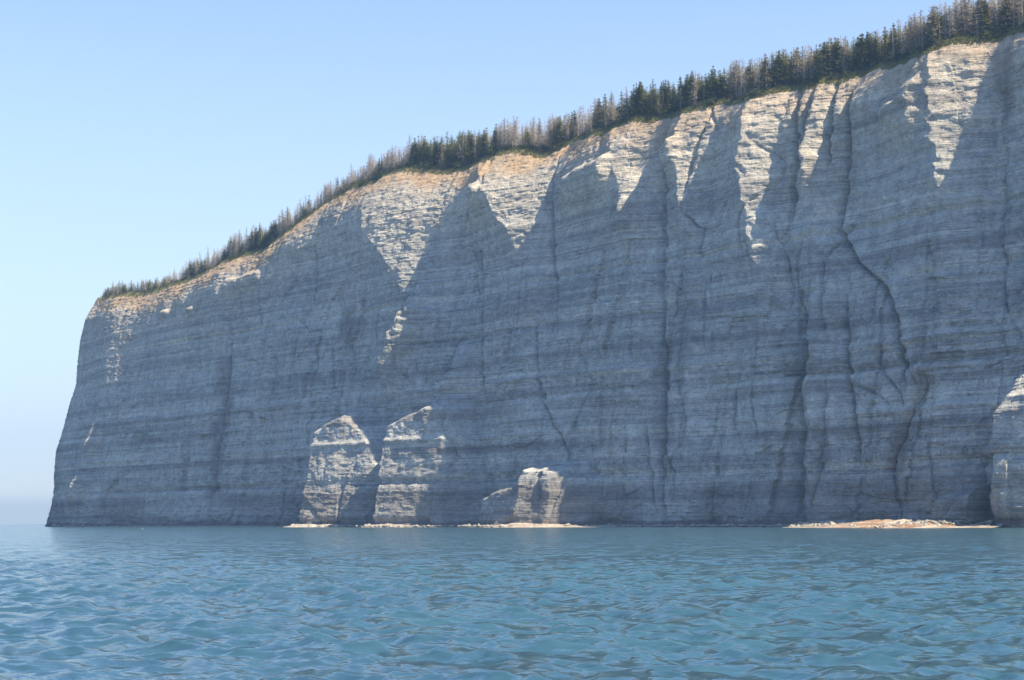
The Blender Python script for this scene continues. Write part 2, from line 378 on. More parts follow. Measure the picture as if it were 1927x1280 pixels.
# ------------------------------------------------------------------ cliff rock
m_rock, t = mat('layered_limestone'); q = NT(t)
geo = q.n('ShaderNodeNewGeometry').outputs['Position']
beds = q.noise(geo, 1.0, 4, .7, (.012, .012, 1.15)); beds2 = q.noise(geo, 1.0, 3, .6, (.02, .02, 4.2))
patch = q.noise(geo, .045, 4, .6); streak = q.noise(geo, 1.0, 4, .6, (.35, .35, .03)); grain = q.noise(geo, 1.0, 4, .7, (1.3, 1.3, 2.6))
col = q.ramp(beds, [(.28, (.225, .24, .25)), (.42, (.325, .34, .345)), (.55, (.40, .415, .41)), (.72, (.50, .50, .48))])
col = q.mix(q.math('MULTIPLY', beds2, .55), col, (.29, .29, .285), 'MIX')
col = q.mix(q.ramp(patch, [(.35, (0, 0, 0)), (.7, (.5, .5, .5))]), col, (.49, .49, .475))
col = q.mix(q.ramp(streak, [(.5, (0, 0, 0)), (.75, (.6, .6, .6))]), col, (.25, .24, .24))
line = q.noise(geo, 1.0, 2, .5, (.02, .02, 2.3)); line = q.math('ABSOLUTE', q.math('SUBTRACT', line, .5))
lm = q.math('MULTIPLY', q.ramp(line, [(.0, (1, 1, 1)), (.022, (.75, .75, .75)), (.045, (0, 0, 0))]), q.ramp(q.noise(geo, 1.0, 4, .65, (.10, .10, .35)), [(.42, (0, 0, 0)), (.58, (1, 1, 1))]))
col = q.mix(q.math('MULTIPLY', lm, .62), col, (.14, .135, .135))
col = q.mix(.6, col, q.ramp(grain, [(.3, (.5, .5, .5)), (.7, (1.45, 1.45, 1.45))]), 'MULTIPLY')
col = q.mix(.6, col, q.ramp(q.noise(geo, .42, 4, .7), [(.35, (.7, .7, .72)), (.65, (1.35, 1.35, 1.33))]), 'MULTIPLY')
tone = q.attr('tone')
col = q.mix(1.0, col, q.ramp(tone, [(0, (.5, .5, .53)), (.5, (1, 1, 1)), (1, (1.35, 1.33, 1.27))]), 'MULTIPLY')
soilc = q.ramp(q.noise(geo, .6, 5, .65), [(.3, (.28, .17, .09)), (.5, (.42, .29, .17)), (.7, (.50, .40, .27))])
col = q.mix(q.attr('buff'), col, (1.10, 1.0, .88), 'MULTIPLY')
col = q.mix(q.attr('soil'), col, soilc)
col = q.mix(q.attr('stain'), col, (.10, .085, .085))
h = q.math('ADD', q.math('MULTIPLY', beds2, 1.0), q.math('MULTIPLY', q.noise(geo, .9, 6, .75), .9))
vj = q.noise(geo, 1.0, 3, .6, (1.5, 1.5, .3))
h = q.math('ADD', h, q.math('MULTIPLY', vj, .7))
q.out(col, .92, q.bump(h, .55, .8), .2)
Pj = P; vv = V
soil = np.clip(sst(11.0, 1.5, D + 6*fbm(U/9, V/5, 80, 3)), 0, 1) * .85
soil = soil * (0.5 + .5*sst(u_of_x(1300.), u_of_x(1000.), U))
tn = .5 + .33*TONE + .35*fbm(U/60, V/3.2, 83, 3) + .15*BLK
xpix, ypix = project(P.reshape(-1, 3)); xpix = xpix.reshape(U.shape)
stain = np.zeros_like(U)
STAINS = [([(418,675),(420,760),(410,860),(402,930)], 5.0, .5), ([(648,590),(650,640)], 5., .5), ([(1700,790),(1675,900),(1690,970)], 3.5, .5), ([(1545,800),(1535,960)], 2.5, .35),
          ([(1870,100),(1880,230)], 3.0, .45), ([(1285,540),(1280,680)], 3.5, .3), ([(350,820),(345,930)], 2.5, .35), ([(1470,640),(1495,760)], 4, .35), ([(1240,650),(1235,880)], 3, .3)]
for pts, wd, a in STAINS:
    cu, cv = polyuv(pts); ms = (U > cu.min()-25) & (U < cu.max()+25)
    du = U[ms] - np.interp(V[ms], cv, cu) + 4*fbm(U[ms]/5, V[ms]/9, 85, 3)
    stain[ms] = np.maximum(stain[ms], a*np.exp(-(du/wd)**4)*sst(cv[0]-5, cv[0]+2, V[ms])*(1-sst(cv[-1]-2, cv[-1]+4, V[ms])))
# darker shale beds near the foot and mid-height, wet foot
for c, hw, a, sd in ((6.2, 5.6, .50, 1), (22.5, 1.2, .35, 2), (33.5, 1.8, .38, 3), (48, 1.3, .30, 4), (63., 1.6, .28, 5), (78, 1.2, .22, 6)):
    vw = V + 1.2*vn(U/45, V*0, 51)
    stain = np.maximum(stain, a*np.exp(-((vw-c-.002*U)/hw)**6)*sst(-.45, .15, fbm(U/30, V/20, 120+sd, 2)))
stain = np.maximum(stain, .85*sst(2.6, 1.0, V + 1.0*vn(U/4, V*0, 140)))
cl = mesh_np('cliff', P, grid_faces(NR, NC), m_rock, False, dict(buff=np.clip(.9*sst(48, 8, D + 14*fbm(U/15, V/10, 88, 3)), 0, 1), soil=soil, tone=np.clip(tn, 0, 1), stain=stain))
cliff = link('cliff', cl, kind='structure')

# ------------------------------------------------------------------ plateau behind the rim
def rim_at(u):
    z = np.interp(u, ucol, ZRIM); v = vtop(u); return z, v
def plateau(u, b):                           # b = metres inland from the rim
    z, v = rim_at(u); px, py, nx, ny = plan(u)
    rise = 2.3*(1-np.exp(-b/2.6)) * sst(-25, 12, u) + .27*np.minimum(b, 60) * sst(0, 60, u) + .6*fbm(u/9, b/9, 200, 3)*sst(0, 6, b)
    zz = z - b
    return np.stack([px+nx*zz, py+ny*zz, v + rise], -1)
m_gr, t = mat('plateau_turf'); q = NT(t); geo = q.n('ShaderNodeNewGeometry').outputs['Position']
c = q.ramp(q.noise(geo, .35, 5, .65), [(.3, (.15, .12, .08)), (.5, (.20, .18, .08)), (.65, (.17, .18, .07)), (.8, (.30, .25, .15))])
q.out(c, .95, q.bump(q.noise(geo, 3, 4, .7), .3), .1)
ug = ucol[::3]; bg_ = np.array([-.25, 0, .4, .9, 1.6, 2.5, 4, 6, 9, 13, 18, 25, 35, 50, 70, 100, 140.])
UG, BG = np.meshgrid(ug[ug > -RC*TURN+6], bg_)
keep = BG
BGc = np.minimum(BG, np.where(UG < 0, 14 + 0*BG, np.clip(14 + UG*1.2, 14, 140)))
G = plateau(UG, BGc); G[0, :, 2] -= .5
link('plateau_ground', mesh_np('plateau_ground', G, grid_faces(G.shape[0], G.shape[1]), m_gr, True), kind='structure')
exec_marker = True
# ------------------------------------------------------------------ trees: prototypes of 10 m, base at the origin
def tapered(points, radii, n=5, cap=False):  # one tube along points
    V_, F_ = [], []
    pts = [Vector(p) for p in points]
    for i, p in enumerate(pts):
        d = (pts[min(i+1, len(pts)-1)] - pts[max(i-1, 0)]).normalized()
        a = d.orthogonal().normalized(); b_ = d.cross(a)
        for k in range(n):
            t_ = 2*math.pi*k/n; V_.append(p + (a*math.cos(t_) + b_*math.sin(t_))*radii[i])
    for i in range(len(pts)-1):
        for k in range(n):
            a0 = i*n+k; a1 = i*n+(k+1) % n
            F_.append((a0, a1, a1+n)); F_.append((a0, a1+n, a0+n))
    return [tuple(v) for v in V_], F_
class TM:
    def __init__(s): s.v = []; s.f = []
    def add(s, v, f):
        o = len(s.v); s.v += v; s.f += [tuple(i+o for i in q_) for q_ in f]
    def arr(s): return np.array(s.v, float), np.array(s.f, int)
def rim_u(x): return np.interp(x, XRIM_[OKR], ucol[OKR])
XRIM_ = project(P[-1])[0]; OKR = np.where(ucol > -8)[0]; XRIM_ = np.maximum.accumulate(np.where(ucol > -8, XRIM_, -1e6))
def sliver(tm, a, b_, wid, side):            # thin double-pointed twig / needle spray
    a = Vector(a); b_ = Vector(b_); m = (a*.45+b_*.55); s_ = Vector(side).normalized()*wid
    tm.add([tuple(a), tuple(m+s_), tuple(b_), tuple(m-s_)], [(0, 1, 2), (0, 2, 3)])
def dead_spruce(r, h=10., dens=1.0, broken=False, lean=0.0):
    tr, cr = TM(), TM(); top = h*(.7 if broken else 1)
    bend = r.uniform(-.25, .25); ph = r.uniform(0, 6.28)
    def axis(z): k = z/h; return Vector((lean*z + bend*k*k*1.5*math.cos(ph), bend*k*k*1.5*math.sin(ph), z))
    zs = [0, .12*top, .35*top, .6*top, .82*top, top]; tr.add(*tapered([axis(z) for z in zs], [.15, .12, .10, .07, .045, .015 if not broken else .04], 6))
    n = int(74*dens)
    for i in range(n):
        k = (i+r.rand())/n; z = h*(.10 + .88*k) if not broken else top*(.1+.85*k)
        L = (1.75*(1-k)**.65 + .22) * r.uniform(.45, 1.1) * (.75 if k < .15 else 1); a = r.uniform(0, 6.28); dr = r.uniform(-.35, .1) - .15*(1-k)
        p0 = axis(z); d = Vector((math.cos(a), math.sin(a), dr)); p1 = p0 + d*L*.6; p2 = p0 + d*L + Vector((0, 0, .10*L))
        cr.add(*tapered([p0, p1, p2], [.030, .020, .006], 3))
        for j in range(r.randint(5, 9)):
            t_ = r.uniform(.2, 1); q0 = p0.lerp(p2, t_); da = a + r.choice([-1, 1])*r.uniform(.4, 1.3)
            l2 = L*r.uniform(.2, .5); q1 = q0 + Vector((math.cos(da), math.sin(da), r.uniform(-.5, .35)))*l2
            sliver(cr, q0, q1, .036 + .02*r.rand(), (-math.sin(da), math.cos(da), r.uniform(-1, 1)))
    return tr.arr(), cr.arr()
def live_spruce(r, h=10., slim=1.0, thin=1.0):
    tr, cr = TM(), TM(); bend = r.uniform(-.15, .15)
    def axis(z): return Vector((bend*(z/h)**2, 0, z))
    tr.add(*tapered([axis(z) for z in (0, .2*h, .5*h, .8*h, h)], [.16, .13, .09, .05, .012], 6))
    nw = int(23*thin)
    for wv in range(nw):
        k = (wv + r.uniform(-.3, .3))/nw; k = max(k, 0); z = h*(.14 + .84*k)
        R0 = (1.9*(1-k)**.8 + .16)*slim*r.uniform(.6, 1.25)*1.15; nb = r.randint(5, 8) if k < .8 else 4
        a0 = r.uniform(0, 6.28)
        for b_ in range(nb):
            if r.rand() < .14: continue
            a = a0 + b_*6.283/nb + r.uniform(-.3, .3); L = R0*r.uniform(.6, 1.15); dr = -.35*(1-k) + .15 + r.uniform(-.15, .15)
            p0 = axis(z); d = Vector((math.cos(a), math.sin(a), dr)); p2 = p0 + d*L + Vector((0, 0, -.1*L)); sd = Vector((-math.sin(a), math.cos(a), 0))
            sliver(cr, p0, p2, .10 + .05*L, sd); nn = r.randint(6, 9)
            for j in range(nn):
                t_ = (j+.6)/nn; q0 = p0.lerp(p2, t_); s2 = r.choice([-1, 1]); da = a + s2*r.uniform(.4, 1.0)
                q1 = q0 + Vector((math.cos(da), math.sin(da), r.uniform(-.55, .15)))*L*.42*(1.15-t_*.6)
                sliver(cr, q0, q1, .085+.04*r.rand(), (-math.sin(da), math.cos(da), r.uniform(-.8, .8)))
    for j in range(6): sliver(cr, axis(h*.93), axis(h*.93)+Vector((r.uniform(-.2, .2), r.uniform(-.2, .2), .5)), .06, (1, r.uniform(-1, 1), 0))
    return tr.arr(), cr.arr()
def bush(r, h=2.2, n=240):
    tr, cr = TM(), TM(); tr.add(*tapered([(0, 0, 0), (.1, 0, .5), (.15, .1, 1.2)], [.07, .05, .02], 5))
    for i in range(n):
        a = r.uniform(0, 6.28); e = r.uniform(-.1, 1.4); rr = r.uniform(.3, 1)**.6
        p = Vector((math.cos(a)*math.cos(e)*1.25, math.sin(a)*math.cos(e)*1.25, abs(math.sin(e))*h*.85))*rr*(1+.25*math.sin(3*a+1)); p.z += .1
        d = Vector((r.normal(), r.normal(), r.normal()+.6)).normalized()*.34
        sliver(cr, p-d*.5, p+d, .11, (r.normal(), r.normal(), r.normal()))
    return tr.arr(), cr.arr()
def leafmat(name, stops, scale=.5, rough=.85, thru=.42):
    m, t = mat(name); q = NT(t); oi = q.n('ShaderNodeObjectInfo').outputs['Random']; geo = q.n('ShaderNodeNewGeometry')
    f = q.math('ADD', q.math('MULTIPLY', q.noise(geo.outputs['Position'], scale, 3, .7), .75), q.math('MULTIPLY', geo.outputs['Random Per Island'], .15))
    f = q.math('ADD', f, q.math('MULTIPLY', q.math('SUBTRACT', oi, .5), .28))
    c_ = q.ramp(f, stops); b_ = q.out(c_, rough, None, .15)
    tr = q.n('ShaderNodeBsdfTranslucent'); q.l(c_, tr.inputs[0]); mx = q.n('ShaderNodeMixShader'); mx.inputs[0].default_value = thru
    o_ = [n_ for n_ in t.nodes if n_.type == 'OUTPUT_MATERIAL'][0]; q.l(b_.outputs[0], mx.inputs[1]); q.l(tr.outputs[0], mx.inputs[2]); q.l(mx.outputs[0], o_.inputs[0]); return m
m_dead = leafmat('dead_twigs', [(.25, (.25, .205, .165)), (.45, (.37, .32, .27)), (.65, (.50, .45, .39))])
m_trunkd = leafmat('bleached_trunk', [(.25, (.22, .18, .15)), (.45, (.36, .31, .27)), (.65, (.52, .47, .42))], 1.)
m_live = leafmat('spruce_needles', [(.25, (.075, .09, .028)), (.45, (.13, .15, .042)), (.65, (.19, .20, .06))])
m_bark = leafmat('spruce_bark', [(.3, (.10, .08, .065)), (.6, (.20, .17, .14))])
m_bush = leafmat('bush_leaves', [(.25, (.05, .062, .026)), (.5, (.085, .10, .038)), (.7, (.14, .14, .06))])
rt = np.random.RandomState(21)
PROT = {'dead': [dead_spruce(rt, dens=rt.uniform(.85, 1.25)) for _ in range(7)],
        'bare': [dead_spruce(rt, dens=.35, broken=(i % 2 == 0)) for i in range(3)],
        'lean': [dead_spruce(rt, dens=.45, lean=l_) for l_ in (.28, -.22, .16)],
        'live': [live_spruce(rt, slim=rt.uniform(.75, 1.05)) for _ in range(6)],
        'bush': [bush(rt) for _ in range(3)]}
MT = {'dead': (m_trunkd, m_dead), 'bare': (m_trunkd, m_dead), 'lean': (m_trunkd, m_dead), 'live': (m_bark, m_live), 'bush': (m_bark, m_bush)}
ME = {k: [(mesh_np('trunk', *a, MT[k][0]), mesh_np('crown', *b_, MT[k][1])) for a, b_ in L] for k, L in PROT.items()}
# height of the tree line above the rim in the photograph, and how green the wood is, along x
TOPX = [150,180,215,250,300,350,400,450,490,520,570,600,650,700,760,810,880,950,1050,1130,1215,1300,1400,1500,1570,1650,1730,1927,2100]
TOPH = [6,18,30,30,26,38,44,50,60,58,40,34,42,56,64,86,92,78,76,82,88,86,92,98,112,106,108,125,130]
GRX = [150,200,300,320,470,480,515,530,770,790,900,930,980,1040,1060,1090,1120,1210,1330,1400,1460,1600,1700,1800,1927]
GRN = [.6,.6,.45,.25,.3,.85,.8,.1,.1,.8,.8,.15,.1,.1,.5,.15,.3,.75,.7,.45,.5,.6,.55,.3,.15]
cand = []
def tree_at(u, b_, kind=None, hs=None):
    p = plateau(np.array(u), np.array(b_)); x, y = project(p); x = float(x); y = float(y)
    pr = plateau(np.array(u), np.array(0.)); xr, yr = project(pr)
    yt = float(np.interp(x, RX, RY)) - np.interp(x, TOPX, TOPH)      # tree line here
    avail = (y - yt) * p[1] / F
    return p, x, y, avail
NT_ = 0; tries = 0
while NT_ < 3000 and tries < 30000:
    tries += 1
    x0 = rt.uniform(182, 760) if rt.rand() < .25 else rt.uniform(182, 1990); u = float(rim_u(x0)); front = rt.rand() < .36
    b_ = rt.uniform(2.6, 8) if front else 4 + 52*rt.rand()**1.1
    if u < 25: b_ = min(b_, 1 + rt.rand()*8)
    u = u - b_*.2 + rt.uniform(-2, 2)
    if u < -14: continue
    p, x, y, av = tree_at(u, b_)
    if av < .8: continue
    g = 1.05*np.interp(x, GRX, GRN) + .16*math.sin(x*.09) + (.2 if b_ > 14 else -.12)
    r0 = rt.rand()
    kind = 'live' if rt.rand() < g else ('dead' if r0 < .80 else 'bare' if r0 < .93 else 'lean')
    h = av * rt.uniform(.5, 1.0) * (.97 + .2*math.sin(x*.11)*math.sin(x*.037+1)) if rt.rand() > .08 else av*rt.uniform(1.0, 1.22)
    h = min(h, 10.5) * (1 if kind != 'live' else .97)
    if kind == 'lean': h *= .8
    if b_ < 3.0: h *= rt.uniform(.55, .9)
    if h < .8: continue
    cand.append((x, y, b_, h, kind, p, y - h*F/p[1])); NT_ += 1
for i in range(230):                          # low bushes along the lip
    u = float(rim_u(rt.uniform(182, 1960))); b_ = rt.uniform(.8, 4.0)
    p, x, y, av = tree_at(u, b_); cand.append((x, y, b_, rt.uniform(1.6, 4.2), 'bush', p, y))
# the 300 largest and nearest stand as trees of their own, the rest is the wood behind them
def score(c):
    hp = c[3]*F/c[5][1]; return hp + (30 if c[2] < 8 else 12 if c[2] < 14 else 0) + (10 if c[4] in ('live', 'bare', 'lean') else 0)
treesc = sorted([c for c in cand if c[4] != 'bush' and -20 < c[0] < 1945], key=score)[::-1]
sel = []; cnt = {}
for c in treesc:                              # spread over the whole rim
    k = int(c[0]//70)
    if cnt.get(k, 0) < 13 and len(sel) < 290: cnt[k] = cnt.get(k, 0)+1; sel.append(c)
sid = set(id(c) for c in sel)
SEG = [(300, "on the headland tip"), (400, "on the slope beside the headland tip"), (475, "left of the small green clump"), (530, "in the small green clump"),
 (640, "left of the widest sunlit patch"), (740, "above the widest sunlit patch's corner"), (860, 'above the widest sunlit patch'), (935, "in the tall green group"), (1035, "above the rounded tan buttress"),
 (1140, 'above the long slanting sunlit ledge'), (1240, "left of the deep gully"), (1370, 'above the narrow forked sunlit strip'), (1480, 'above the long sunlit column'), (1600, "above the short sunlit streaks"),
 (1740, 'above the broad shaded bay'), (1860, "above the tapering sunlit wedge"), (9999, "at the picture's right edge")]
def seg(x): return next(n_ for a, n_ in SEG if x < a)
ORD = ['first','second','third','fourth','fifth','sixth','seventh','eighth','ninth','tenth','eleventh','twelfth','thirteenth','fourteenth','fifteenth','sixteenth','seventeenth','eighteenth','nineteenth','twentieth'] + ['twenty-'+a for a in ('first','second','third','fourth','fifth','sixth','seventh','eighth','ninth')] + ['thirtieth'] + ['thirty-'+a for a in ('first','second','third','fourth','fifth','sixth','seventh','eighth','ninth')]
ADJ = {'dead': 'grey dead spruce', 'bare': 'bare pale dead trunk', 'lean': 'leaning dead spruce', 'live': 'green spruce', 'bush': 'low olive bush'}
NAM = {'dead': 'dead_spruce', 'bare': 'dead_spruce', 'lean': 'dead_spruce', 'live': 'green_spruce', 'bush': 'low_bush'}
GRP = {'dead': 'dead spruces on the cliff top', 'bare': 'dead spruces on the cliff top', 'lean': 'dead spruces on the cliff top', 'live': 'green spruces on the cliff top', 'bush': 'bushes on the grassy lip'}
bs = sorted([c for c in cand if c[4] == 'bush'], key=lambda c: -c[3]*F/c[5][1])[:60]
for c in bs: sid.add(id(c))
order = {}
def place(c, lab):
    kind = c[4]; j = rt.randint(len(ME[kind])); hs = c[3]/10 if kind != 'bush' else c[3]/2.2*.5
    root = bpy.data.objects.new(NAM[kind], None); sc.collection.objects.link(root)
    root.empty_display_size = .3; root.location = Vector(c[5]) - Vector((0, 0, .15))
    rz = rt.uniform(0, 6.28); ww = hs * (rt.uniform(1.0, 1.5) if kind != 'lean' else 1)
    if kind == 'lean': rz = rt.uniform(-.6, .6)
    if c[3] < 6.5: ww *= 1.35
    root.rotation_euler = (0, 0, rz); root.scale = (ww, ww, hs)
    root['label'] = lab; root['category'] = 'bush' if kind == 'bush' else 'tree'; root['group'] = GRP[kind]
    link('trunk' if kind != 'bush' else 'stem', ME[kind][j][0], root); link('crown' if kind in ('live', 'bush') else 'branches', ME[kind][j][1], root)
for c in sorted(sel + bs, key=lambda c: c[0]):
    hp = c[3]*F/c[5][1]; s_ = seg(c[0]); kd = c[4]
    size = '' if kd == 'bush' else ('tall ' if hp > 62 else 'short ' if hp < 36 else '')
    key = (s_, kd, size); order[key] = order.get(key, 0) + 1; c_lab = (key, order[key]); place(c, f"{ORD[order[key]-1]} {size}{ADJ[kd]} from the left {s_}")
# the wood behind
def joined(name, items, lab, cat):
    VV_, FF_, MI = [], [], []; o = 0; mats_ = [m_trunkd, m_dead, m_bark, m_live, m_bush]; mi = {m_.name: i for i, m_ in enumerate(mats_)}
    for c in items:
        kind = c[4]; j = rt.randint(len(PROT[kind])); hs = c[3]/10 if kind != 'bush' else c[3]/2.2*.5; a = rt.uniform(0, 6.28) if kind != 'lean' else rt.uniform(-.6, .6); wd = hs*rt.uniform(1.1, 1.6)*(1.4 if c[3] < 6.5 else 1)
        for part, (v_, f_) in enumerate(PROT[kind][j]):
            if part == 1:                      # a third fewer twigs than the near trees
                f_ = f_.reshape(-1, 2, 3); f_ = f_[rt.rand(len(f_)) < .42].reshape(-1, 3)
            x_ = v_[:, 0]*math.cos(a) - v_[:, 1]*math.sin(a); y_ = v_[:, 0]*math.sin(a) + v_[:, 1]*math.cos(a)
            VV_.append(np.stack([x_*wd, y_*wd, v_[:, 2]*hs - .15], 1) + c[5]); FF_.append(f_ + o); o += len(v_); MI.append(np.full(len(f_), mi[MT[kind][part].name]))
    return link(name, mesh_np(name, np.concatenate(VV_), np.concatenate(FF_), None, matidx=np.concatenate(MI), mats=mats_), kind='stuff', label=lab, cat=cat)
rest = [c for c in cand if id(c) not in sid and c[4] != 'bush']; restb = [c for c in cand if id(c) not in sid and c[4] == 'bush']
joined('forest', rest, 'dense spruce wood, part dead and part green, behind the front trees on the cliff top', 'forest')
joined('undergrowth', restb, 'low olive undergrowth along the cliff edge under the trees', 'undergrowth')
print('TRIS', sum(len(o.data.polygons) for o in sc.objects if o.type == 'MESH' and o.data.users == 1), 'TREES', len(sel), len(bs), len(rest), len(restb))
# grass on the lip
m_grass = leafmat('lip_grass', [(.25, (.14, .14, .05)), (.5, (.20, .21, .07)), (.7, (.32, .28, .13))], .25)
n = 14000; ug_ = rim_u(rt.uniform(182, 1990, n)); bb_ = rt.uniform(-.1, 1, n)**1.5 if False else rt.rand(n)*4.5 - .25
pg = plateau(ug_, bb_); a = rt.uniform(0, 6.28, (n, 3)); hgt = rt.uniform(.25, .75, (n, 1)); 
tv = []; 
for k in range(3):
    ca, sa = np.cos(a[:, k]), np.sin(a[:, k]); dx = np.stack([ca, sa, 0*ca], 1)*.14; ln = np.stack([np.cos(a[:, k]+1), np.sin(a[:, k]+1), 0*ca], 1)*.22
    tv.append(np.stack([pg - dx - [0, 0, .08], pg + dx - [0, 0, .08], pg + ln + np.concatenate([0*hgt, 0*hgt, hgt], 1)], 1))
tv = np.concatenate(tv, 0).reshape(-1, 3)
link('grass', mesh_np('grass', tv, np.arange(len(tv)).reshape(-1, 3), m_grass), kind='stuff', label='tufted olive and green grass along the lip of the cliff', cat='grass')

# ------------------------------------------------------------------ shore at the foot
def foot_z(u):                                 # how far the rock reaches at the waterline
    return np.interp(u, ucol, Z[np.abs(V - .4).argmin(0), np.arange(NC)])
m_b, t = mat('pebbles_and_weed'); q = NT(t); geo = q.n('ShaderNodeNewGeometry').outputs['Position']
c = q.ramp(q.noise(geo, .9, 5, .75), [(.35, (.22, .20, .18)), (.5, (.38, .35, .31)), (.62, (.50, .47, .42))])
weed = q.noise(geo, 1.0, 4, .6, (.16, .16, 2.2))
c = q.mix(q.math('MULTIPLY', q.attr('weed'), q.ramp(weed, [(.44, (0, 0, 0)), (.54, (1, 1, 1))])), c, q.ramp(q.noise(geo, 2.0, 3, .7), [(.35, (.15, .07, .04)), (.6, (.27, .15, .085))]))
q.out(c, .9, q.bump(q.noise(geo, 2.2, 5, .8), .3), .2)
BE = [(1500,.15,6,.1),(1580,.6,18,.3),(1640,1.1,24,.9),(1690,1.6,27,.8),(1760,1.35,28,.9),(1820,1.1,27,.9),(1880,.6,20,.8),(1935,.3,5,.4)]
BE2 = [(985,.15,2,0),(1010,.6,7,.3),(1045,.9,10,.4),(1090,.7,12,.3),(1140,.5,11,.2),(1180,.3,4,.2),(1300,.35,3,.1),(1400,.35,3,0),(1500,.3,3,0),(1530,.2,2,0)]
BE3 = [(705,.1,1,0),(740,.4,3,.1),(790,.8,4,.1),(830,.5,3,.1),(880,.4,3,0),(985,.3,3,0)]
BE4 = [(90,.1,1,0),(130,.2,2,0),(240,.3,2,0),(330,.3,3,0),(560,.35,3,0),(600,.8,5,0),(690,.9,5,0),(708,.2,2,0)]
def shore(name, tab, lab):
    us = u_of_x(np.linspace(tab[0][0], tab[-1][0], int((tab[-1][0]-tab[0][0])*.9)+8)); tu = u_of_x(np.array([a[0] for a in tab], float))
    hh_ = np.interp(us, tu, [a[1] for a in tab]) * (1 + .4*fbm(us/5, us*0, 400, 4)); wd = np.interp(us, tu, [a[2] for a in tab])*(1 + .25*fbm(us/7, us*0+3, 410, 3)); wdv = np.interp(us, tu, [a[3] for a in tab])
    prof = np.array([-.2, 0, .12, .25, .4, .55, .7, .82, .92, 1.0, 1.1]); U_, T_ = np.meshgrid(us, prof)
    z0 = foot_z(us)[None, :]; zz = z0 - 1 + T_*(wd[None, :] + 1)
    vz = (hh_[None, :]) * np.clip(1-T_, -.2, 1.0)**.7 if False else hh_[None, :]*(1 - sst(.2, 1.0, T_)) + .35*hh_[None, :]*fbm(U_/1.3, zz/1.3, 420, 3)*sst(1.1, .6, T_) - .4*sst(.9, 1.1, T_) + .03
    return link(name, mesh_np(name, surf(U_, vz, zz), grid_faces(*U_.shape), m_b, False, dict(weed=np.broadcast_to(wdv[None, :], U_.shape).copy())), kind='structure')
shore('beach', BE, ''); shore('rock_shelf', BE2, ''); shore('rock_shelf', BE3, ''); shore('rock_shelf', BE4, '')
# rubble and cobbles along the foot
nr_ = 2600; ur = np.concatenate([u_of_x(rt.uniform(95, 1930, 900)), u_of_x(rt.uniform(1500, 1900, 900)), u_of_x(rt.uniform(560, 1500, 800))]); wr = np.interp(ur, u_of_x(np.array([90., 560, 700, 1040, 1180, 1400, 1520, 1640, 1820, 1900])), [2, 2, 5, 9, 4, 3, 6, 20, 22, 6]); tr_ = rt.rand(nr_)**1.3*wr
ctr = surf(ur, .15 + np.where((ur > u_of_x(1530.)) & (ur < u_of_x(1890.)), 1.3*(1-tr_/wr), .2), foot_z(ur) + tr_ - .3); sz = rt.uniform(.12, .42, nr_)*np.where(rt.rand(nr_) < .08, 2.2, 1)
oc = np.array([[1, 0, 0], [-1, 0, 0], [0, 1, 0], [0, -1, 0], [0, 0, 1], [0, 0, -1]], float); of = np.array([[0, 2, 4], [2, 1, 4], [1, 3, 4], [3, 0, 4], [2, 0, 5], [1, 2, 5], [3, 1, 5], [0, 3, 5]])
rv = ctr[:, None, :] + (oc[None] + rt.uniform(-.35, .35, (nr_, 6, 3)))*sz[:, None, None]*np.array([1.2, 1.2, .75])
RUB = (rv.reshape(-1, 3), (of[None] + 6*np.arange(nr_)[:, None, None]).reshape(-1, 3))
# fallen blocks
def rock(r, name='boulder'):
    import bmesh
    bm = bmesh.new(); bmesh.ops.create_icosphere(bm, subdivisions=2, radius=1)
    ax = [Vector((r.normal(), r.normal(), r.normal())).normalized() for _ in range(9)]
    for v in bm.verts:
        for a_ in ax:
            dd = v.co.dot(a_) - .62
            if dd > 0: v.co -= a_*dd
    me = bpy.data.meshes.new(name); bm.to_mesh(me); bm.free(); me.materials.append(m_rockd); return me
m_rockd, t = mat('fallen_limestone'); q = NT(t); geo = q.n('ShaderNodeNewGeometry').outputs['Position']
q.out(q.ramp(q.noise(geo, 1.1, 5, .7), [(.3, (.16, .15, .14)), (.7, (.42, .40, .36))]), .9, q.bump(q.noise(geo, 3, 4, .7), .2), .2)
RM = [rock(rt) for _ in range(4)]
link('rubble', mesh_np('rubble', RUB[0], RUB[1], m_rockd), kind='stuff', label='small broken blocks and cobbles strewn along the foot of the cliff', cat='rubble')
BO = [(1712,1.0,.9,'large pale boulder on the crest of the orange beach'),(1655,.7,.7,'boulder at the left shoulder of the orange beach'),(1800,.8,.6,'boulder on the right part of the orange beach'),(1075,.8,.8,'pale block on the thin shore strip right of the sunlit stump'),
 (1125,.6,.7,'small block near the right end of the pale shore strip'),(1025,.9,.8,'block below the overhang at the sunlit stump'),(765,1.0,.9,'block on the shelf under the middle sunlit foot buttress'),(800,.8,.8,'smaller block right of the shelf block under the middle foot buttress'),
 (640,1.1,.9,'block on the shelf under the left sunlit foot buttress'),(108,1.1,.9,'lone rock at the tip of the headland in the sea'),(1320,.8,.6,'dark block at the waterline below the small overhang right of centre'),(1238,.9,.7,'dark block at the waterline at the end of the deep central gully')]
for x_, s_, hz_, lab in BO:
    u_ = float(u_of_x(float(x_))); zf = float(foot_z(np.array(u_))) + 2.2
    p_ = surf(np.array(u_), np.array(1.2 if 1600 < x_ < 1850 else .35), np.array(zf))
    o = link('boulder', RM[rt.randint(4)], None, None, lab, 'boulder', 'fallen blocks along the foot of the cliff')
    o.location = Vector(p_); o.scale = (s_*1.5, s_*1.2, s_*hz_); o.rotation_euler = (rt.uniform(-.3, .3), rt.uniform(-.3, .3), rt.uniform(0, 6))
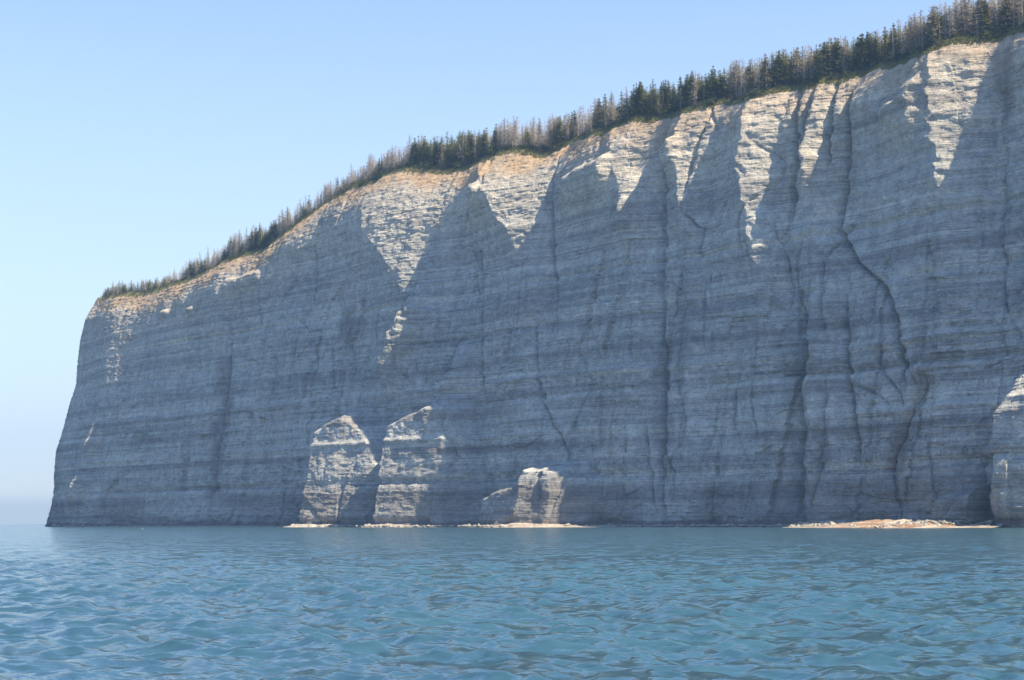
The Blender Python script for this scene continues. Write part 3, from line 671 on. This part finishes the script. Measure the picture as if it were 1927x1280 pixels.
# ------------------------------------------------------------------ sea air
hz = bpy.data.materials.new('sea_air'); hz.use_nodes = True; hz.node_tree.nodes.clear(); q = NT(hz.node_tree)
pv = q.n('ShaderNodeVolumePrincipled'); pv.inputs['Color'].default_value = (.33, .58, .98, 1); pv.inputs['Density'].default_value = HAZE; pv.inputs['Anisotropy'].default_value = 0.2
o_ = q.n('ShaderNodeOutputMaterial'); q.l(pv.outputs[0], o_.inputs['Volume'])
hb = 2700.0; bx = np.array([[x, y, z] for z in (-3.0, 150.0) for y in (-hb, hb) for x in (-hb, hb)], float)
link('haze', mesh_np('haze', bx, [[0, 2, 3, 1], [4, 5, 7, 6], [0, 1, 5, 4], [2, 6, 7, 3], [0, 4, 6, 2], [1, 3, 7, 5]], hz), kind='stuff')
# ------------------------------------------------------------------ sea
WV = []
rw = np.random.RandomState(3)
for i in range(170):
    lam = 0.075 * (1.9/0.075) ** rw.rand(); th = R_(250) + rw.normal(0, 1.0)
    k = 2*math.pi/lam; a = 0.0070*lam**(.86 if lam < .8 else .5) * rw.uniform(.5, 1.3) * 1.0
    WV.append((lam, k*math.cos(th), k*math.sin(th), a, rw.uniform(0, 6.283)))
ang = np.unique(np.concatenate([np.linspace(-math.pi, -.37, 40), np.linspace(-.37, .37, 380), np.linspace(.37, math.pi, 40)]))
rad = np.unique(np.concatenate([[0.02, 1.5, 3, 4.5], np.geomspace(7, 300, 1180), np.geomspace(301, 2600, 66)]))
A, Rr = np.meshgrid(ang, rad); X = np.sin(A)*Rr; Y = np.cos(A)*Rr; H = np.zeros_like(X); DX = np.zeros_like(X); DY = np.zeros_like(X)
sp = Rr * math.log(300/7)/1180
m_ = (Rr > 1) & (Rr < 300) & (np.abs(A) < .5)
gust = 0.8 + .9*fbm(X/35, Y/50, 300, 3)
for lam, kx, ky, a, ph in WV:
    fade = np.clip((lam/np.maximum(sp, 1e-3) - 3)/3, 0, 1)
    rows = np.where((fade[:, 0] > 0) & (rad > 1) & (rad < 300))[0]
    if not len(rows): continue
    s = slice(rows[0], rows[-1]+1); p = kx*X[s]+ky*Y[s]+ph; k = math.hypot(kx, ky); f_ = fade[s]*a*gust[s]
    H[s] += f_*np.cos(p); DX[s] -= .9*f_*np.sin(p)*kx/k; DY[s] -= .9*f_*np.sin(p)*ky/k
WP = np.stack([X + DX, Y + DY, H], -1)
m_w, t = mat('sea_water'); q = NT(t); geo = q.n('ShaderNodeNewGeometry').outputs['Position']
gn = q.n('ShaderNodeNewGeometry').outputs['Normal']
def slope_noise(scale, detail, amp, prev):      # wavelets too small for the mesh, as a tilt of the surface
    mp = q.n('ShaderNodeMapping'); mp.inputs['Scale'].default_value = (.75, 1.7, 1.0); q.l(geo, mp.inputs[0])
    o = q.n('ShaderNodeTexNoise'); o.inputs['Scale'].default_value = scale; o.inputs['Detail'].default_value = detail; o.inputs['Roughness'].default_value = .6; q.l(mp.outputs[0], o.inputs['Vector'])
    a_ = q.n('ShaderNodeVectorMath', operation='SUBTRACT'); q.l(o.outputs['Color'], a_.inputs[0]); a_.inputs[1].default_value = (.5, .5, .5)
    b_ = q.n('ShaderNodeVectorMath', operation='MULTIPLY'); q.l(a_.outputs[0], b_.inputs[0]); b_.inputs[1].default_value = (amp*.8, amp, 0)
    c_ = q.n('ShaderNodeVectorMath', operation='ADD'); q.l(b_.outputs[0], c_.inputs[0]); q.l(prev, c_.inputs[1]); return c_.outputs[0]
nn_ = slope_noise(4.5, 3, 1.3, gn); nn_ = slope_noise(.7, 3, 1.3, nn_)
nz = q.n('ShaderNodeVectorMath', operation='NORMALIZE'); q.l(nn_, nz.inputs[0])
c = q.ramp(q.noise(geo, .035, 3, .5), [(.3, (.026, .070, .112)), (.7, (.028, .086, .104))])
b = q.out(c, .14, nz.outputs[0], .5); b.inputs['IOR'].default_value = 2.1
link('sea', mesh_np('sea', WP, grid_faces(*X.shape, flip=True), m_w, True), kind='structure')

# ------------------------------------------------------------------ gulls resting on the water
m_wh, t = mat('white_plumage'); NT(t).out((.78, .78, .76), .8)
m_gy, t = mat('grey_wing'); NT(t).out((.20, .21, .23), .8)
m_bl, t = mat('yellow_bill'); NT(t).out((.55, .38, .06), .6)
def blob(name, secs, m_, n=10):               # stations (x, z, half width, half height)
    v_, f_ = [], []
    for x_, z_, a_, b_ in secs:
        for k in range(n):
            t_ = 2*math.pi*k/n; v_.append((x_, a_*math.cos(t_), z_ + b_*math.sin(t_)))
    for i in range(len(secs)-1):
        for k in range(n): f_.append((i*n+k, i*n+(k+1) % n, (i+1)*n+(k+1) % n, (i+1)*n+k))
    return mesh_np(name, np.array(v_), np.array(f_), m_, True)
g_body = blob('body', [(-.24,.10,.004,.004),(-.19,.10,.03,.025),(-.10,.07,.08,.06),(.02,.055,.095,.075),(.11,.07,.075,.07),(.155,.12,.042,.045),(.165,.17,.032,.035),(.18,.205,.036,.036),(.205,.21,.030,.028),(.228,.205,.012,.012),(.235,.204,.002,.002)], m_wh)
def wing(s_):
    v_ = []; n = 8
    for i in range(n):
        k = i/(n-1); x_ = .11 - .40*k; hw = .055*math.sin(math.pi*min(1, k*1.1+.08))+.004; zc = .10 + .015*k
        v_ += [(x_, s_*(.075-.055*k*k)+s_*.020, zc-hw*.7), (x_, s_*(.098-.06*k*k), zc+hw*.2), (x_, s_*(.055-.04*k*k), zc+hw)]
    f_ = [(i*3+j, i*3+j+1, i*3+j+4, i*3+j+3) for i in range(n-1) for j in range(2)]
    return mesh_np('wing', np.array(v_), np.array(f_), m_gy, True)
g_w = [wing(1), wing(-1)]; g_b = blob('bill', [(.228,.203,.010,.009),(.262,.198,.006,.007),(.278,.192,.001,.002)], m_bl, 6)
def on_water(x, y):
    d = _F + CR*(x-CX)/F + CU*(CY-y)/F; t_ = -CAMH/d[2]; return C0 + d*t_
for x_, y_, rz, lab in ((268,996,2.6,'white gull floating just off the foot of the cliff at far left'),):
    p_ = on_water(x_, y_); 
    root = bpy.data.objects.new('gull', None); sc.collection.objects.link(root); root.empty_display_size = .2
    s_ = 1.3
    root.location = (p_[0], p_[1], .03); root.rotation_euler = (0, 0, rz); root.scale = (s_, s_, s_); root['label'] = lab; root['category'] = 'seabird'; 
    link('body', g_body, root); link('wing', g_w[0], root); link('wing', g_w[1], root); link('bill', g_b, root)
